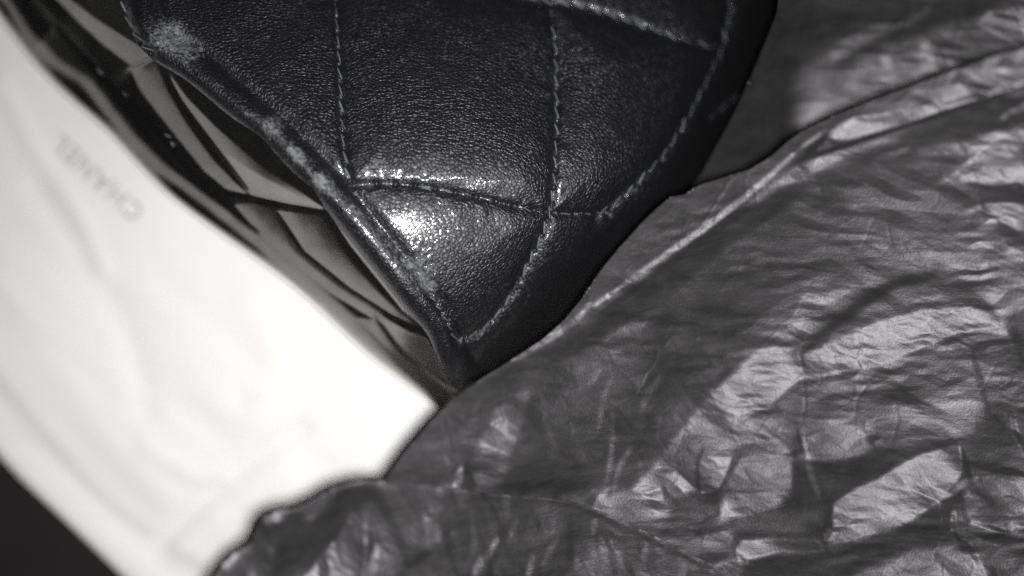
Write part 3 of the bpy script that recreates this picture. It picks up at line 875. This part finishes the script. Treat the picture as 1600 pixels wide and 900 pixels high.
NEAR_OUT = [(598, 754), (632, 706), (668, 664), (704, 626), (722, 612), (756, 590), (800, 562), (848, 530), (880, 502), (908, 468), (936, 426),
            (967, 388), (1007, 344), (1030, 322), (1048, 308), (1070, 304), (1088, 292), (1102, 286), (1136, 276), (1172, 264), (1205, 244), (1230, 222), (1255, 204), (1278, 193), (1300, 182), (1344, 164), (1400, 143),
            (1470, 117), (1530, 96), (1567, 84), (1600, 76), (1690, 50), (1690, 990), (1330, 990), (1240, 942), (1155, 940), (1100, 916), (1040, 886), (1000, 866), (960, 848), (925, 834), (895, 824), (860, 819), (820, 815), (770, 808),
            (730, 796), (690, 784), (650, 768)]
near = sheet('tissue_paper', rel_near, NEAR_OUT, M_tissue, None, skirt=(0.16, 0.2))
near['label'] = 'crumpled black tissue paper with a long bright ridge, right of the handbag corner'
near['category'] = 'tissue paper'; near['group'] = 'crumpled black tissue paper sheets'

# --- the fold of tissue in the lower foreground
LOW = [
 (p, 46, 8, [(400, 830), (440, 805), (540, 760), (600, 756), (560, 800), (520, 860), (470, 905), (420, 905), (430, 850)]),
 (p, 112, 2.5, [(551, 797), (542, 824), (511, 860), (478, 902), (476, 930), (560, 930), (571, 888), (573, 842), (566, 815)]),
 (p, 92, 3, [(422, 852), (402, 872), (385, 905), (385, 930), (412, 925), (420, 892)]),
 (l, 140, 1.5, [(418, 809), (428, 806), (438, 811)], 9),
 (l, 90, 2, [(352, 888), (362, 876), (370, 868)], 8),
 (l, 42, 3, [(575, 815), (582, 850), (572, 900)], 14),
 (l, 104, 2, [(590, 852), (584, 880), (578, 905)], 9),
 (l, 78, 4, [(520, 770), (500, 790), (480, 812)], 14),
 (p, 86, 5, [(664, 800), (690, 830), (680, 860), (640, 850), (645, 820)]),
 (l, 112, 1.5, [(670, 800), (664, 815)], 6),
 (l, 105, 1.5, [(690, 826), (684, 842), (694, 850)], 6),
 (l, 48, 2.5, [(694, 846), (660, 868), (620, 905)], 9),
 (l, 94, 1.5, [(735, 800), (740, 850), (730, 890)], 7),
 (l, 130, 1.5, [(775, 846), (762, 866), (742, 892), (738, 910)], 11),
 (l, 48, 2, [(782, 850), (770, 880), (758, 905)], 9),
 (l, 100, 1.5, [(808, 812), (798, 836)], 6),
 (l, 136, 1.2, [(832, 870), (828, 888), (822, 910)], 7),
 (p, 82, 5, [(830, 800), (870, 790), (890, 820), (850, 850), (820, 850)]),
 (l, 100, 1.5, [(872, 842), (860, 858), (850, 880)], 7),
 (l, 50, 3, [(890, 820), (894, 860), (880, 905)], 12),
 (l, 116, 1.5, [(958, 840), (954, 858), (966, 872), (972, 900)], 7),
 (l, 108, 1.5, [(930, 812), (926, 835)], 6),
 (p, 78, 5, [(900, 850), (950, 840), (960, 900), (900, 910)]),
 (l, 104, 1.5, [(1010, 850), (1004, 880), (1012, 905)], 7),
 (l, 92, 1.5, [(1060, 872), (1068, 892), (1060, 910)], 8),
 (l, 46, 1.5, [(740, 775), (820, 782), (880, 786), (920, 800), (1000, 836), (1110, 888)], 6),
]
rel_low = relief(300, 1300, 720, 1000, 2.5, LOW, 60, (0.45, -0.89), wp=0.08, zmean=-0.2, pull=.03, keep=0.8,
                 crumple=((60, .05, 61, 1.5, 1.9), (28, .028, 62, 1.45, 1.7), (12, .010, 63, 1.2, 1.5)))
JOIN = [(650, 757), (690, 763), (730, 766), (770, 772), (820, 775), (860, 779), (895, 784), (925, 794), (960, 808), (1000, 826), (1040, 846), (1100, 876), (1155, 898), (1240, 942)]
LOW_OUT = [(318, 925), (334, 902), (346, 884), (362, 868), (388, 852), (397, 832), (402, 818), (412, 808), (430, 799), (462, 794), (490, 780),
           (516, 764), (540, 756), (572, 750), (600, 752)] + JOIN + [(1290, 985), (310, 985)]
xs_, ys_, gx_, gy_, ZL_ = rel_low
jx = np.array([q[0] for q in JOIN[:-1]], float); jy = np.array([q[1] for q in JOIN[:-1]], float)
dz = sample(rel_near[0], rel_near[1], rel_near[4], jx, jy) + 0.10 - sample(xs_, ys_, ZL_, jx, jy)
rel_low = (xs_, ys_, gx_, gy_, ZL_ + np.interp(gx_, jx, np.convolve(np.pad(dz, 2, mode='edge'), np.ones(5) / 5, 'valid') + 0.05))
def low_drop(vx, vy):
    c = NEAR_OUT[32:][::-1]
    d, sd, t = seg_dist(vx, vy, [(560, 745)] + NEAR_OUT[::-1][:14])
    return -0.0 * d
low = sheet('tissue_paper', rel_low, LOW_OUT, M_tissue_b, None, skirt=(0.16, 0.2), lip=0.03, lipw=6)
low['label'] = 'dull black tissue paper fold along the bottom foreground with a rounded lumpy left end'
low['category'] = 'tissue paper'; low['group'] = 'crumpled black tissue paper sheets'

# --- the sheet further back at the upper right
FAR = [
 (p, 40, 34, [(1040, -60), (1290, -60), (1262, 60), (1246, 170), (1230, 230), (1000, 400), (900, 500)]),
 (p, 50, 10, [(1280, 10), (1400, 20), (1470, 10), (1600, -20), (1640, -60), (1280, -60)]),
 (l, 74, 4, [(1300, 80), (1350, 55), (1390, 35)], 14),
 (l, 80, 4, [(1300, 95), (1340, 70), (1430, 30), (1450, 15)], 10),
 (l, 44, 4, [(1300, 110), (1350, 78), (1400, 52)], 9),
 (p, 70, 24, [(1258, 100), (1290, 90), (1310, 120), (1300, 140), (1270, 180), (1240, 215), (1248, 160)]),
 (p, 100, 16, [(1246, 210), (1258, 182), (1290, 150), (1340, 110), (1390, 84), (1440, 62), (1480, 48), (1520, 40), (1550, 18), (1620, 0), (1620, 75), (1567, 86), (1500, 108), (1440, 128), (1400, 140), (1344, 160), (1300, 176), (1280, 190)]),
 (p, 124, 6, [(1440, 66), (1530, 42), (1550, 20), (1620, 4), (1620, 72), (1540, 92), (1450, 118), (1430, 100)]),
 (l, 140, 2, [(1380, 86), (1384, 92), (1392, 100)], 12),
 (l, 74, 3, [(1396, 96), (1412, 110), (1432, 124)], 14),
 (l, 70, 3, [(1460, 90), (1474, 96), (1470, 104)], 12),
 (l, 136, 2, [(1548, 20), (1540, 34), (1530, 46)], 8),
 (l, 84, 2, [(1538, 44), (1560, 52), (1580, 66), (1600, 74)], 6),
 (l, 62, 3, [(1308, 160), (1340, 140), (1370, 112)], 8),
 (l, 64, 3, [(1300, 140), (1330, 118), (1370, 92)], 7),
 (l, 116, 2, [(1250, 205), (1268, 182), (1290, 165)], 8),
 (l, 60, 3, [(1290, 176), (1320, 160), (1344, 158)], 8),
]
rel_far = relief(860, 1720, -120, 560, 3.0, FAR, 46, (0.72, -0.69), wp=0.10, zmean=-2.3, keep=0.8,
                 crumple=((60, .06, 71, .5, 1.4), (26, .025, 72, .5, 1.4)))
FAR_OUT = [(1000, 440), (1040, 350), (1098, 268), (1150, 172), (1184, 95), (1214, 20), (1226, -100), (1700, -100), (1700, 260), (1400, 330), (1200, 460), (1000, 550)]
far = sheet('tissue_paper', rel_far, FAR_OUT, M_tissue, None)
far['label'] = 'blurred black tissue paper behind the ridge, at the upper right past the bag edge'
far['category'] = 'tissue paper'; far['group'] = 'crumpled black tissue paper sheets'
import sys; print('heights near', rel_near[4].min(), rel_near[4].max(), 'low', rel_low[4].min(), rel_low[4].max(), 'far', rel_far[4].min(), rel_far[4].max())
